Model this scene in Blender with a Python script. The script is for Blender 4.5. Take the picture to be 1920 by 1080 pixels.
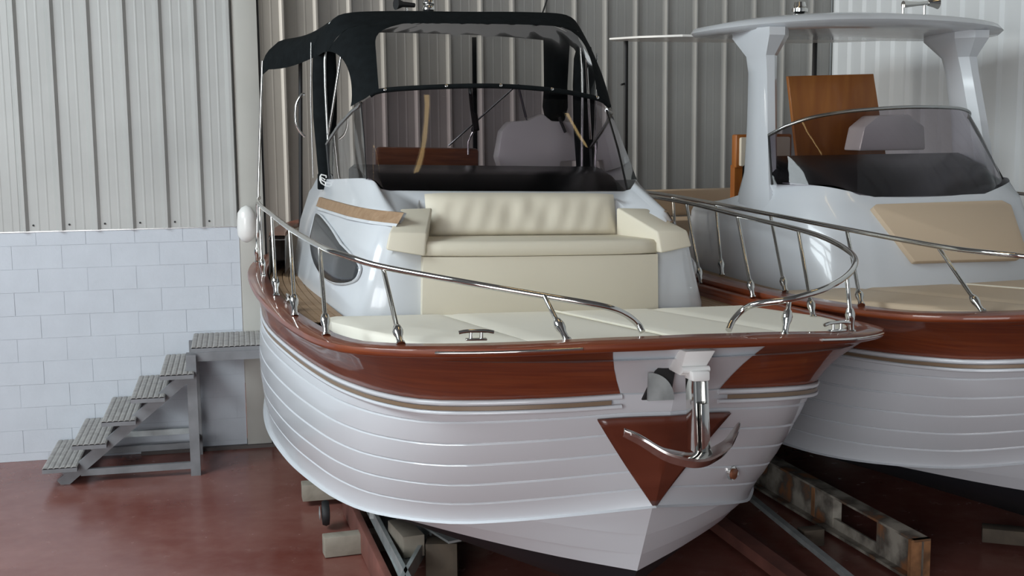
import bpy, bmesh, math, random
from mathutils import Vector, Matrix
random.seed(4)
for o in list(bpy.data.objects): bpy.data.objects.remove(o)
SC = bpy.context.scene
COL = SC.collection
R = math.radians
# ------------------------------------------------------------------ camera
F_PX, HOR, ROLL, CAM_H = 2300.0, 235.0, R(.55), 2.9
pit = math.atan((540 - HOR) / F_PX)
_fw = Vector((0, math.cos(pit), -math.sin(pit))); _up = Vector((0, math.sin(pit), math.cos(pit))); _rt = Vector((1, 0, 0))
_r2 = _rt * math.cos(ROLL) - _up * math.sin(ROLL); _u2 = _rt * math.sin(ROLL) + _up * math.cos(ROLL)
cd = bpy.data.cameras.new('camera'); cam = bpy.data.objects.new('camera', cd); COL.objects.link(cam)
cd.sensor_width = 36; cd.lens = F_PX / 1920 * 36; cd.clip_end = 200
cam.matrix_world = Matrix(((_r2.x, _u2.x, -_fw.x, 0), (_r2.y, _u2.y, -_fw.y, 0), (_r2.z, _u2.z, -_fw.z, CAM_H), (0, 0, 0, 1)))
SC.camera = cam
# ------------------------------------------------------------------ light
SC.view_settings.view_transform = 'Standard'; SC.view_settings.look = 'None'
SC.view_settings.gamma = 1; SC.view_settings.use_curve_mapping = False
SC.view_settings.exposure = 0.0
w = bpy.data.worlds.new('world'); SC.world = w; w.use_nodes = True
w.node_tree.nodes['Background'].inputs[0].default_value = (.80, .90, 1.0, 1)
w.node_tree.nodes['Background'].inputs[1].default_value = .16
def area(name, loc, target, sx, sy, power, col):
    d = bpy.data.lights.new(name, 'AREA'); d.shape = 'RECTANGLE'; d.size = sx; d.size_y = sy; d.energy = power; d.color = col
    o = bpy.data.objects.new(name, d); COL.objects.link(o); o.location = loc
    o.rotation_euler = (Vector(target) - Vector(loc)).to_track_quat('-Z', 'Y').to_euler()
    return o
area('skylight_daylight', (-6.5, 4.5, 7.0), (-.5, 8.5, 1.2), 5.0, 5.0, 1120, (.86, .96, 1.0))
area('front_daylight', (-4.0, -6.0, 3.2), (.3, 11.0, 1.6), 7.0, 4.5, 900, (.95, .97, 1.0))
area('side_bay_daylight', (-6.2, 11.9, 4.6), (2.5, 14.2, 2.8), 1.6, 4.0, 420, (1.0, .97, .91))

# ------------------------------------------------------------------ materials
MATS = {}
def new_mat(name):
    m = bpy.data.materials.new(name); m.use_nodes = True; MATS[name] = m
    nt = m.node_tree; return m, nt, nt.nodes['Principled BSDF']
def L_(nt, a, b): nt.links.new(a, b)
def simple(name, col, rough=.5, metal=0, coat=0, coat_r=.05, spec=.5, noise=0, nscale=8, bump=0, bscale=60):
    m, nt, b = new_mat(name)
    b.inputs['Roughness'].default_value = rough; b.inputs['Metallic'].default_value = metal
    b.inputs['Coat Weight'].default_value = coat; b.inputs['Coat Roughness'].default_value = coat_r
    b.inputs['Specular IOR Level'].default_value = spec
    b.inputs['Base Color'].default_value = (*col, 1)
    if noise:
        tc = nt.nodes.new('ShaderNodeTexCoord'); n = nt.nodes.new('ShaderNodeTexNoise'); n.inputs['Scale'].default_value = nscale; n.inputs['Detail'].default_value = 5
        cr = nt.nodes.new('ShaderNodeValToRGB'); cr.color_ramp.elements[0].position = .3; cr.color_ramp.elements[1].position = .7
        cr.color_ramp.elements[0].color = (*[c * (1 - noise) for c in col], 1); cr.color_ramp.elements[1].color = (*[min(1, c * (1 + noise * .6)) for c in col], 1)
        L_(nt, tc.outputs['Object'], n.inputs['Vector']); L_(nt, n.outputs['Fac'], cr.inputs['Fac']); L_(nt, cr.outputs['Color'], b.inputs['Base Color'])
    if bump:
        tc = nt.nodes.new('ShaderNodeTexCoord'); n = nt.nodes.new('ShaderNodeTexNoise'); n.inputs['Scale'].default_value = bscale; n.inputs['Detail'].default_value = 3
        bp = nt.nodes.new('ShaderNodeBump'); bp.inputs['Strength'].default_value = bump; bp.inputs['Distance'].default_value = .01
        L_(nt, tc.outputs['Object'], n.inputs['Vector']); L_(nt, n.outputs['Fac'], bp.inputs['Height']); L_(nt, bp.outputs['Normal'], b.inputs['Normal'])
    return m
def wood(name, c1, c2, rough=.3, coat=1.0, scale=(3, 3, 40), axis=None, coat_r=.06):
    m, nt, b = new_mat(name)
    tc = nt.nodes.new('ShaderNodeTexCoord'); mp = nt.nodes.new('ShaderNodeMapping'); mp.inputs['Scale'].default_value = scale
    n = nt.nodes.new('ShaderNodeTexNoise'); n.inputs['Scale'].default_value = 1.6; n.inputs['Detail'].default_value = 7; n.inputs['Distortion'].default_value = .6
    cr = nt.nodes.new('ShaderNodeValToRGB'); cr.color_ramp.elements[0].position = .32; cr.color_ramp.elements[1].position = .68
    cr.color_ramp.elements[0].color = (*c1, 1); cr.color_ramp.elements[1].color = (*c2, 1)
    L_(nt, tc.outputs['Object'], mp.inputs['Vector']); L_(nt, mp.outputs['Vector'], n.inputs['Vector'])
    L_(nt, n.outputs['Fac'], cr.inputs['Fac']); L_(nt, cr.outputs['Color'], b.inputs['Base Color'])
    b.inputs['Roughness'].default_value = rough; b.inputs['Coat Weight'].default_value = coat; b.inputs['Coat Roughness'].default_value = coat_r
    return m
def glass(name, tint, refl=.12, rough=.02, ior=1.5):
    m = bpy.data.materials.new(name); m.use_nodes = True; MATS[name] = m; nt = m.node_tree
    nt.nodes.remove(nt.nodes['Principled BSDF']); out = nt.nodes['Material Output']
    t = nt.nodes.new('ShaderNodeBsdfTransparent'); t.inputs[0].default_value = (*tint, 1)
    g = nt.nodes.new('ShaderNodeBsdfGlossy'); g.inputs['Roughness'].default_value = rough; g.inputs[0].default_value = (1, 1, 1, 1)
    f = nt.nodes.new('ShaderNodeFresnel'); f.inputs[0].default_value = ior
    mx = nt.nodes.new('ShaderNodeMixShader')
    L_(nt, f.outputs[0], mx.inputs[0]); L_(nt, t.outputs[0], mx.inputs[1]); L_(nt, g.outputs[0], mx.inputs[2]); L_(nt, mx.outputs[0], out.inputs[0])
    return m
GEL = simple('gelcoat', (.60, .622, .65), .25, coat=.5, coat_r=.05)
GEL2 = simple('gelcoat_cream', (.80, .79, .76), .3, coat=.3)
MAHOG = wood('mahogany', (.125, .018, .0025), (.205, .042, .007), .5, .45, (1.2, 1.2, 30), coat_r=.04)
MAHOG2 = wood('mahogany_dull', (.12, .035, .012), (.20, .065, .022), .4, .4, (2, 2, 20))
ORANGEWOOD = wood('cherry_wood', (.28, .085, .012), (.36, .125, .020), .45, .15, (6, 6, 1.0))
TEAK = wood('teak', (.25, .15, .08), (.33, .215, .125), .55, 0, (1, 12, 12))
TEAKD = simple('teak_caulk', (.05, .045, .04), .7)
STRIPE = simple('stripe_brown', (.20, .14, .09), .4)
BEIGE = simple('vinyl_beige', (.64, .59, .48), .55, spec=.35, bump=.15, bscale=9)
PADM = simple('vinyl_pad', (.83, .79, .69), .6, spec=.3, bump=.1, bscale=7)
BEIGE_W = simple('vinyl_pale', (.74, .70, .60), .55, spec=.35)
TANV = simple('vinyl_tan', (.56, .44, .315), .55, spec=.35, bump=.1, bscale=9)
CHROME = simple('stainless', (.66, .65, .62), .09, metal=1)
STEELD = simple('steel_satin', (.42, .42, .41), .25, metal=1)
CANVAS = simple('canvas_black', (.006, .008, .009), .85, spec=.12, noise=.3, nscale=14, bump=.4, bscale=14)
BLACK = simple('black_gloss', (.006, .008, .008), .25)
RUBBER = simple('rubber', (.012, .012, .013), .6)
ANTIF = simple('antifouling', (.010, .012, .016), .55)
WHITEP = simple('white_plastic', (.78, .78, .76), .35)
TINT = glass('glass_tinted', (.50, .455, .49), ior=1.35)
TINTS = glass('glass_side', (.62, .62, .62), ior=1.45)
VINYL = glass('vinyl_clear', (.80, .80, .79), ior=1.10, rough=.02)
PORT = simple('portlight_glass', (.045, .048, .052), .22, spec=.2)
SHIELDM = wood('shield_wood', (.10, .022, .010), (.135, .034, .017), .4, .4, (1, 1, 4))
GALV = simple('galvanised', (.42, .45, .45), .45, metal=.5, noise=.25, nscale=9)
STAIRM = simple('stair_steel', (.20, .205, .215), .5, metal=.3, noise=.2, nscale=6)
TREADM = simple('tread_plate', (.33, .315, .30), .6, noise=.25, nscale=14)
RUST, nt, b = new_mat('rusty_steel')
tc = nt.nodes.new('ShaderNodeTexCoord'); n1 = nt.nodes.new('ShaderNodeTexNoise'); n1.inputs['Scale'].default_value = 4.5; n1.inputs['Detail'].default_value = 8
cr_ = nt.nodes.new('ShaderNodeValToRGB'); cr_.color_ramp.elements[0].position = .38; cr_.color_ramp.elements[1].position = .56
cr_.color_ramp.elements[0].color = (.34, .31, .26, 1); cr_.color_ramp.elements[1].color = (.10, .085, .07, 1)
e_ = cr_.color_ramp.elements.new(.66); e_.color = (.24, .10, .04, 1)
L_(nt, tc.outputs['Object'], n1.inputs['Vector']); L_(nt, n1.outputs['Fac'], cr_.inputs['Fac']); L_(nt, cr_.outputs['Color'], b.inputs['Base Color']); b.inputs['Roughness'].default_value = .85
RUSTO = simple('rust_orange', (.26, .12, .05), .85, noise=.6, nscale=9)
TIMBER = wood('old_timber', (.19, .165, .13), (.30, .27, .22), .85, 0, (3, 3, 3))
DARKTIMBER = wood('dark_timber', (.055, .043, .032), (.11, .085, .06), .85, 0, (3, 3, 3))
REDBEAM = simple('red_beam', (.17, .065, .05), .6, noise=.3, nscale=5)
SHEET = simple('sheet_metal', (.40, .40, .385), .45, metal=.0, noise=.12, nscale=1.2)
SHEETB = simple('sheet_metal_back', (.33, .325, .31), .38, noise=.10, nscale=1.2)
SHEETR = simple('sheet_metal_pale', (.58, .61, .63), .5, noise=.06, nscale=1.0)
BLOCKM = simple('painted_block', (.52, .55, .595), .7, noise=.04, nscale=5, bump=.2, bscale=35)
MORTAR = simple('mortar', (.49, .52, .56), .85)
PILLARM = simple('pillar_paint', (.44, .43, .395), .7, noise=.06, nscale=2)
SKIRTM = simple('wall_footing', (.10, .085, .08), .7)
CEILM = simple('ceiling_paint', (.16, .165, .17), .8)
m, nt, b = new_mat('floor_paint')
tc = nt.nodes.new('ShaderNodeTexCoord')
n1 = nt.nodes.new('ShaderNodeTexNoise'); n1.inputs['Scale'].default_value = .9; n1.inputs['Detail'].default_value = 6; n1.inputs['Roughness'].default_value = .6
n2 = nt.nodes.new('ShaderNodeTexNoise'); n2.inputs['Scale'].default_value = 7; n2.inputs['Detail'].default_value = 8
cr = nt.nodes.new('ShaderNodeValToRGB'); cr.color_ramp.elements[0].position = .35; cr.color_ramp.elements[1].position = .65
cr.color_ramp.elements[0].color = (.17, .050, .037, 1); cr.color_ramp.elements[1].color = (.25, .105, .085, 1)
mx = nt.nodes.new('ShaderNodeMix'); mx.data_type = 'RGBA'; mx.inputs['Factor'].default_value = .25
cr2 = nt.nodes.new('ShaderNodeValToRGB'); cr2.color_ramp.elements[0].position = .4; cr2.color_ramp.elements[1].position = .75
cr2.color_ramp.elements[0].color = (.16, .048, .036, 1); cr2.color_ramp.elements[1].color = (.27, .135, .115, 1)
rr = nt.nodes.new('ShaderNodeMapRange'); rr.inputs['To Min'].default_value = .14; rr.inputs['To Max'].default_value = .34
for n_ in (n1, n2): L_(nt, tc.outputs['Object'], n_.inputs['Vector'])
L_(nt, n1.outputs['Fac'], cr.inputs['Fac']); L_(nt, n2.outputs['Fac'], cr2.inputs['Fac'])
L_(nt, cr.outputs['Color'], mx.inputs['A']); L_(nt, cr2.outputs['Color'], mx.inputs['B']); L_(nt, mx.outputs['Result'], b.inputs['Base Color'])
L_(nt, n2.outputs['Fac'], rr.inputs['Value']); L_(nt, rr.outputs['Result'], b.inputs['Roughness'])
FLOORM = m
m, nt, b = new_mat('skylight'); b.inputs['Emission Color'].default_value = (.92, .96, 1, 1); b.inputs['Emission Strength'].default_value = 3.0; SKYL = m

# ------------------------------------------------------------------ mesh helpers
def link(o, parent=None):
    COL.objects.link(o)
    if parent is not None: o.parent = parent
    return o
def mesh(name, vs, fs, mat, parent=None, smooth=False, ang=35):
    me = bpy.data.meshes.new(name); me.from_pydata([tuple(v) for v in vs], [], fs); me.update()
    bm = bmesh.new(); bm.from_mesh(me); bmesh.ops.remove_doubles(bm, verts=bm.verts, dist=1e-5); bmesh.ops.recalc_face_normals(bm, faces=bm.faces); bm.to_mesh(me); bm.free()
    if smooth:
        me.shade_smooth(); me.set_sharp_from_angle(angle=R(ang))
    me.materials.append(mat)
    return link(bpy.data.objects.new(name, me), parent)
def empty(name, parent=None, loc=(0, 0, 0), rz=0):
    o = bpy.data.objects.new(name, None); o.empty_display_size = .2; link(o, parent); o.location = loc; o.rotation_euler = (0, 0, rz); return o
def tag(o, label=None, cat=None, group=None, kind=None):
    if label: o['label'] = label
    if cat: o['category'] = cat
    if group: o['group'] = group
    if kind: o['kind'] = kind
    return o
BOXF = [(0, 1, 2, 3), (4, 7, 6, 5), (0, 4, 5, 1), (1, 5, 6, 2), (2, 6, 7, 3), (3, 7, 4, 0)]
def box(name, lo, hi, mat, parent=None, bev=0):
    x0, y0, z0 = lo; x1, y1, z1 = hi
    vs = [(x0, y0, z0), (x1, y0, z0), (x1, y1, z0), (x0, y1, z0), (x0, y0, z1), (x1, y0, z1), (x1, y1, z1), (x0, y1, z1)]
    o = mesh(name, vs, BOXF, mat, parent)
    if bev: bevel(o, bev)
    return o
def hexa(name, v8, mat, parent=None, bev=0, seg=2):
    o = mesh(name, v8, BOXF, mat, parent)
    if bev: bevel(o, bev, seg)
    return o
def bevel(o, wd, seg=2):
    bm = bmesh.new(); bm.from_mesh(o.data)
    bmesh.ops.bevel(bm, geom=list(bm.edges), offset=wd, segments=seg, affect='EDGES', profile=.5)
    bm.to_mesh(o.data); bm.free(); o.data.shade_smooth(); o.data.set_sharp_from_angle(angle=R(40))
def beam(name, p, q, wd, ht, mat, parent=None, upv=(0, 0, 1)):
    p, q = Vector(p), Vector(q); d = (q - p).normalized(); u = Vector(upv)
    s = d.cross(u).normalized(); u = s.cross(d).normalized(); s *= wd / 2; u *= ht / 2
    vs = [p - s - u, p + s - u, q + s - u, q - s - u, p - s + u, p + s + u, q + s + u, q - s + u]
    return mesh(name, vs, BOXF, mat, parent)
def cr(pts, n=6, closed=False):
    """Catmull-Rom through points"""
    P = [Vector(p) for p in pts]
    if len(P) < 3: return P
    out = []
    for i in range(len(P) - 1):
        p1, p2 = P[i], P[i + 1]
        p0 = P[i - 1] if i > 0 else p1 * 2 - p2
        p3 = P[i + 2] if i + 2 < len(P) else p2 * 2 - p1
        for k in range(n):
            t = k / n
            out.append(.5 * ((2 * p1) + (p2 - p0) * t + (2 * p0 - 5 * p1 + 4 * p2 - p3) * t * t + (3 * p1 - p0 - 3 * p2 + p3) * t ** 3))
    out.append(P[-1]); return out
def resample(pts, n, s0=None, s1=None):
    P = [Vector(p) for p in pts]; L = [0]
    for a, b_ in zip(P, P[1:]): L.append(L[-1] + (b_ - a).length)
    s0 = 0 if s0 is None else s0; s1 = L[-1] if s1 is None else s1
    out = []; j = 0
    for i in range(n):
        s = s0 + (s1 - s0) * i / (n - 1)
        while j < len(L) - 2 and L[j + 1] < s: j += 1
        t = (s - L[j]) / max(1e-9, L[j + 1] - L[j]); out.append(P[j].lerp(P[j + 1], t))
    return out
def tube(name, pts, r, mat, parent=None, n=10, caps=True):
    P = [Vector(p) for p in pts]; rs = r if isinstance(r, (list, tuple)) else [r] * len(P)
    vs = []; fs = []; d0 = (P[1] - P[0]).normalized()
    u = d0.orthogonal().normalized()
    for i, p in enumerate(P):
        if i == 0: d = P[1] - P[0]
        elif i == len(P) - 1: d = P[-1] - P[-2]
        else: d = (P[i + 1] - p).normalized() + (p - P[i - 1]).normalized()
        d = d.normalized() if d.length > 1e-9 else d0
        u = (u - d * u.dot(d)).normalized(); v = d.cross(u)
        for k in range(n):
            a = 2 * math.pi * k / n; vs.append(p + (u * math.cos(a) + v * math.sin(a)) * rs[i])
    for i in range(len(P) - 1):
        for k in range(n):
            k2 = (k + 1) % n; fs.append((i * n + k, i * n + k2, (i + 1) * n + k2, (i + 1) * n + k))
    if caps: fs.append(tuple(range(n))[::-1]); fs.append(tuple((len(P) - 1) * n + k for k in range(n)))
    return mesh(name, vs, fs, mat, parent, True, 50)
def loft(name, rows, mat, parent=None, close=False, capends=False, smooth=True, ang=35, caprows=False):
    nr, nc = len(rows), len(rows[0]); vs = [v for r_ in rows for v in r_]; fs = []
    for i in range(nr - 1):
        for j in range(nc - (0 if close else 1)):
            j2 = (j + 1) % nc; fs.append((i * nc + j, i * nc + j2, (i + 1) * nc + j2, (i + 1) * nc + j))
    if caprows: fs.append(tuple(range(nc))); fs.append(tuple((nr - 1) * nc + j for j in range(nc))[::-1])
    return mesh(name, vs, fs, mat, parent, smooth, ang)
def slab(name, poly, vec, mat, parent=None, bev=0, smooth=False):
    """polygon (3D points) extruded by vec"""
    n = len(poly); v = Vector(vec); vs = [Vector(p) for p in poly] + [Vector(p) + v for p in poly]
    fs = [tuple(range(n))[::-1], tuple(range(n, 2 * n))] + [(i, (i + 1) % n, n + (i + 1) % n, n + i) for i in range(n)]
    o = mesh(name, vs, fs, mat, parent, smooth, 40)
    if bev: bevel(o, bev)
    return o
def thick(o, t, offset=0):
    md = o.modifiers.new('thickness', 'SOLIDIFY'); md.thickness = t; md.offset = offset; return o
def lathe(name, prof, o0, axis, mat, parent=None, n=16):
    """prof: (radius, height along axis)"""
    o0 = Vector(o0); ax = Vector(axis).normalized()
    return tube(name, [o0 + ax * h for r_, h in prof], [max(r_, 1e-4) for r_, h in prof], mat, parent, n)

# ------------------------------------------------------------------ hall
TH = R(12.5)
floor = box('floor', (-16, -10, -.1), (16, 24, 0), FLOORM); tag(floor, 'red-brown painted concrete floor of the hall', 'floor', kind='structure')
wl = empty('wall_left', loc=(-4.52, 10.5, 0), rz=TH); tag(wl, 'painted block wall with ribbed grey sheet metal above, behind the metal stairs', 'wall', kind='structure')
XL, XR_, ZB = -3.0, 2.13, 2.027
box('mortar_core', (XL, .0035, 0), (XR_, .2, ZB), MORTAR, wl)
zt = ZB; row = 0; blockmesh = {}
bounds = [ZB, 1.905] + [1.905 - .2035 * k for k in range(1, 10)] + [0]
for i in range(len(bounds) - 1):
    z1, z0 = bounds[i], bounds[i + 1]
    if z1 - z0 < .02: continue
    off = .412 if i % 2 == 0 else .207
    x = off - .41 * 9
    while x < XR_:
        a, c = max(x + .002, XL), min(x + .408, XR_)
        if c - a > .03:
            y = random.uniform(-.0015, .0015)
            box('block', (a, y, z0 + .0012), (c, .05, z1 - .0012), BLOCKM, wl)
        x += .41
def cladding(parent, x0, x1, z0, z1, pitch, ref, mat, per=3, up=.035, wf=.030, wt=.022, wd=.045, minor=True):
    """ribbed sheets along local x, ribs toward -y; every `per` bays one sheet"""
    k0 = math.floor((x0 - ref) / pitch); xs = k0
    while ref + xs * pitch < x1:
        prof = []
        for k in range(xs, xs + per):
            rx = ref + k * pitch
            prof += [(rx - wf - .001, 0), (rx - wf + .001, -.002), (rx, -up), (rx + wt, -up), (rx + wt + wd - .02, 0)]
            if minor:
                for q in (.42, .68):
                    m_ = rx + pitch * q; prof += [(m_ - .012, 0), (m_ - .004, -.002), (m_ + .004, -.002), (m_ + .012, 0)]
        prof.append((ref + (xs + per) * pitch - wf - .001, 0))
        prof = [(min(max(px, x0), x1), py) for px, py in prof]
        if prof[-1][0] - prof[0][0] > .05:
            rows = [[(px, py, z0) for px, py in prof], [(px, py, z1) for px, py in prof]]
            thick(loft('cladding_sheet', rows, mat, parent, smooth=False), .004, 1)
        xs += per
cladding(wl, XL, XR_, ZB + .004, 7.5, .2955, .318, SHEET)
box('flashing', (XL, -.006, ZB - .004), (XR_, .03, ZB + .004), STEELD, wl)
SCREW = None
for k in range(-2, 8):
    p = (.318 + .2955 * k + .08, 0, ZB + .055)
    if p[0] < XR_:
        lathe('screw', [(.0, -.008), (.009, -.006), (.009, .0)], p, (0, 1, 0), RUBBER, wl, 8)
pil = empty('wall_pillar', loc=(-4.52, 10.5, 0), rz=TH); tag(pil, 'pale painted steel column at the end of the block wall', 'column', kind='structure')
box('column_shaft', (2.135, -.02, .0), (2.353, .25, 7.5), PILLARM, pil, .004)
box('column_edge', (2.353, .02, .0), (2.372, .25, 7.5), RUBBER, pil)
box('footing', (1.2, -.06, 0), (4.2, .24, .03), SKIRTM, wl)
wb = empty('wall_back', loc=(0, 14.5, 0), rz=TH); tag(wb, 'grey ribbed sheet metal wall behind the boats', 'wall', kind='structure')
cladding(wb, -4.0, 4.077, 0, 7.5, .3745, .026, SHEETB, per=3, up=.07, wf=.030, wt=.016, wd=.04)
wr = empty('wall_right', loc=(3.980, 15.382, 0), rz=TH - math.pi / 2); tag(wr, 'pale ribbed sheet metal side wall at the far right', 'wall', kind='structure')
cladding(wr, 0, 22, 0, 7.5, .335, .40, SHEETR, per=3, up=.03, wf=.04, wt=.04, wd=.06, minor=False)
box('corner_post', (-.03, -.02, 0), (.05, .04, 7.5), STEELD, wr)
ceil = box('ceiling', (-16, -10, 7.5), (16, 24, 7.6), CEILM); tag(ceil, 'plain grey hall ceiling', 'ceiling', kind='structure')

m, nt, b = new_mat('lamp_tube'); b.inputs['Emission Color'].default_value = (1, .70, .30, 1); b.inputs['Emission Strength'].default_value = 7.0; LAMPM = m
for k, (p, q, lb) in enumerate((((.15, 8.0, 7.3), (.80, 5.7, 7.3), 'warm strip lamp under the ceiling above the near bow'), ((3.3, 9.0, 7.3), (4.2, 8.3, 7.3), 'warm strip lamp under the ceiling above the second boat'))):
    lp = empty('strip_lamp'); tag(lp, lb, 'lamp')
    P_, Q_ = Vector(p), Vector(q)
    beam('lamp_housing', P_ + Vector((0, 0, .08)), Q_ + Vector((0, 0, .08)), .22, .08, WHITEP, lp)
    beam('lamp_tube', P_, Q_, .12, .05, LAMPM, lp)
    for t in (.15, .85):
        c_ = P_.lerp(Q_, t); beam('hanger', c_ + Vector((0, 0, .12)), c_ + Vector((0, 0, .2)), .02, .02, RUBBER, lp, upv=(1, 0, 0))

# ------------------------------------------------------------------ boats
def boat_frame(name, x0, y0, yaw, heel, sc=.90):
    yaw, heel = R(yaw), R(heel)
    side = Vector((math.cos(yaw), math.sin(yaw), 0)); U = Vector((0, 0, 1))
    X = side * math.cos(heel) - U * math.sin(heel); Z = U * math.cos(heel) + side * math.sin(heel); Y = Vector((-math.sin(yaw), math.cos(yaw), 0))
    o = empty(name); t = Vector((x0, y0, 0)) * sc + Vector((0, 0, CAM_H * (1 - sc)))
    o.matrix_world = Matrix(((X.x * sc, Y.x * sc, Z.x * sc, t.x), (X.y * sc, Y.y * sc, Z.y * sc, t.y), (X.z * sc, Y.z * sc, Z.z * sc, t.z), (0, 0, 0, 1)))
    return o
SH = [(0, -.10, 1.75), (.25, -.10, 1.748), (.5, -.07, 1.743), (.87, .02, 1.722), (1.15, .12, 1.705), (1.37, .24, 1.69), (1.56, .40, 1.672), (1.72, .60, 1.656), (1.80, .82, 1.64), (1.87, 1.22, 1.62), (1.91, 1.77, 1.60), (1.94, 2.45, 1.585), (1.95, 3.6, 1.58), (1.90, 4.75, 1.58), (1.78, 5.7, 1.58), (1.5, 6.8, 1.58), (1.0, 7.8, 1.58), (.4, 8.3, 1.58)]
MO = [(0, .22, 1.41), (.28, .27, 1.41), (.48, .30, 1.40), (.73, .34, 1.39), (1.06, .48, 1.365), (1.3, .67, 1.34), (1.45, .94, 1.32), (1.56, 1.36, 1.29), (1.66, 1.98, 1.26), (1.75, 2.93, 1.24), (1.81, 4.14, 1.23), (1.76, 5.2, 1.23), (1.6, 6.2, 1.23), (1.3, 7.1, 1.23), (.85, 7.8, 1.23), (.35, 8.2, 1.23)]
CH = [(0, .46, .69), (.35, .655, .615), (.75, .92, .52), (1.05, 1.2, .445), (1.37, 1.6, .40), (1.52, 2.1, .35), (1.63, 2.6, .34), (1.72, 3.4, .31), (1.76, 4.4, .31), (1.68, 5.4, .31), (1.5, 6.4, .31), (1.1, 7.3, .31), (.7, 7.8, .32), (.3, 8.1, .34)]
SHc, MOc, CHc = cr(SH, 6), cr(MO, 6), cr(CH, 6)
NS = 64
def plan_n(c, i):
    a, b_ = c[max(i - 1, 0)], c[min(i + 1, len(c) - 1)]
    d = b_ - a; n = Vector((d.y, -d.x, 0))
    if i == 0: n = Vector((0, -1, 0))
    return n.normalized()
Sx = resample(SHc, NS); Mx = resample(MOc, NS); Cx = resample(CHc, NS)
Nx = [(plan_n(Sx, i) + plan_n(Mx, i) * 2).normalized() for i in range(NS)]
def topside(i, v, out=0.0):
    p = Mx[i].lerp(Cx[i], v); ramp = min(1, i / 14)
    return p + Nx[i] * (.05 * math.sin(math.pi * v) * ramp + out)
def mir(p, s):
    if s < 0: return Vector((-p.x, p.y, p.z))
    t = min(1, max(0, (p.x - .75) / .75)); return Vector((p.x - .15 * t * t * (3 - 2 * t), p.y, p.z))
def topside_at(x, v, out=0.0):
    """point on topside at |x| (near the stem)"""
    ax = abs(x)
    for i in range(NS - 1):
        p, q = topside(i, v, out), topside(i + 1, v, out)
        if q.x >= ax:
            t = (ax - p.x) / max(1e-9, q.x - p.x); r_ = p.lerp(q, max(0, t)); return Vector((x, r_.y, r_.z))
    return topside(NS - 1, v, out)
def hull(B):
    h = empty('hull', B)
    nst = 6; sk = 3
    for s in (-1, 1):
        # mahogany sheer band (concave)
        a = resample(SHc, NS, .50 if s < 0 else .44); c = resample(MOc, NS, .31); rows = []
        for k in range(5):
            v = k / 4; rows.append([mir(a[i].lerp(c[i], v) - plan_n(a, i) * (.035 * math.sin(math.pi * v)) * (1 if i < 30 else .3) + plan_n(a, max(i, 1)) * .004, s) for i in range(NS)])
        loft('sheer_plank', rows, MAHOG, h)
        # moulding below the band
        mc = resample(MOc, NS, .30)
        for dz, r_, mt in ((-.018, .016, GEL), (-.075, .013, GEL)):
            tube('moulding', [mir(p + Vector((0, 0, dz)) + plan_n(mc, max(i, 1)) * .006, s) for i, p in enumerate(mc)][::1], r_, mt, h, 8)
        mc2 = resample(MOc, NS, .36)
        rows = [[mir(p + Vector((0, 0, dz)) + plan_n(mc2, max(i, 1)) * .012, s) for i, p in enumerate(mc2)] for dz in (-.036, -.059)]
        loft('stripe', rows, STRIPE, h)
        # lapped strakes
        for k in range(nst):
            v0, v1 = k / nst, (k + 1) / nst
            last = k == nst - 1
            rows = [[mir(topside(i, v0 + (v1 - v0) * q, o), s) for i in range(NS)] for q, o in ((0, -.010), (.075, .002), (.5, .006), (.93, .028) if last else (.955, .003), (1.0, .055) if last else (1.0, -.010))]
            loft('strake', rows, GEL, h, ang=25)
        # white forefoot below the chine, split in plank strips
        cw = resample(CHc, 20, 0, 1.75); tip = Vector((0, .66, .22)); st = [Cx[0].lerp(tip, q / 19) for q in range(20)]
        def ff(js, q, o):
            i_ = int(min(18, js * 19)); f_ = js * 19 - i_
            c_ = cw[i_].lerp(cw[i_ + 1], f_); k_ = st[i_].lerp(st[i_ + 1], f_)
            return mir(c_.lerp(k_, q) + Vector((.6, -.5, -.3)).normalized() * (o + .03 * math.sin(math.pi * q) * js), s)
        for j0, j1 in ((0, .45), (.45, .75), (.75, 1.0)):
            rows = [[ff(jj, q / 10, o * min(1, (1 - q / 10) * 4)) for q in range(11)] for jj, o in ((j0, 0), ((j0 + j1) / 2, .003), (j1, .007), (j1, 0))]
            loft('forefoot_plank', rows, GEL, h, ang=25)
        ca = resample(CHc, 40, 1.75); kl = resample(cr([(0, .66, .22), (0, .80, .04), (0, 1.2, -.10), (0, 2, -.18), (0, 5, -.20), (0, 8.0, -.05)], 6), 40)
        rows = []
        for q, o in ((0, 0), (.03, .055), (.12, .085), (.4, .05), (.8, .02), (1, 0)):
            rows.append([mir(ca[j].lerp(kl[j], q) + Vector((.75, 0, -.6)).normalized() * (o * min(1, max(0, (j - 5) / 12)) + (.03 * min(1, max(0, (j - 5) / 12)) if 0 < q < 1 else 0)), s) for j in range(40)])
        loft('bottom', rows, ANTIF, h)
    # white bow plate between the two mahogany bands
    rows = []
    for k in range(6):
        v = k / 5; a = resample(SHc, 9, 0, .51); c = resample(MOc, 9, 0, .32)
        half = [a[i].lerp(c[i], v) - Vector((0, -1, 0)) * (.035 * math.sin(math.pi * v)) for i in range(9)]
        rows.append([mir(p, -1) for p in half[::-1]] + half[1:])
    loft('bow_plate', rows, GEL, h)
    # small wall between plate and strakes
    rows = []
    for dz in (0, -.0):
        a = resample(MOc, 9, 0, .4); rows.append([mir(p, -1) + Vector((0, 0, dz)) for p in a[::-1]] + [p + Vector((0, 0, dz)) for p in a[1:]])
    # stern
    return h
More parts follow.
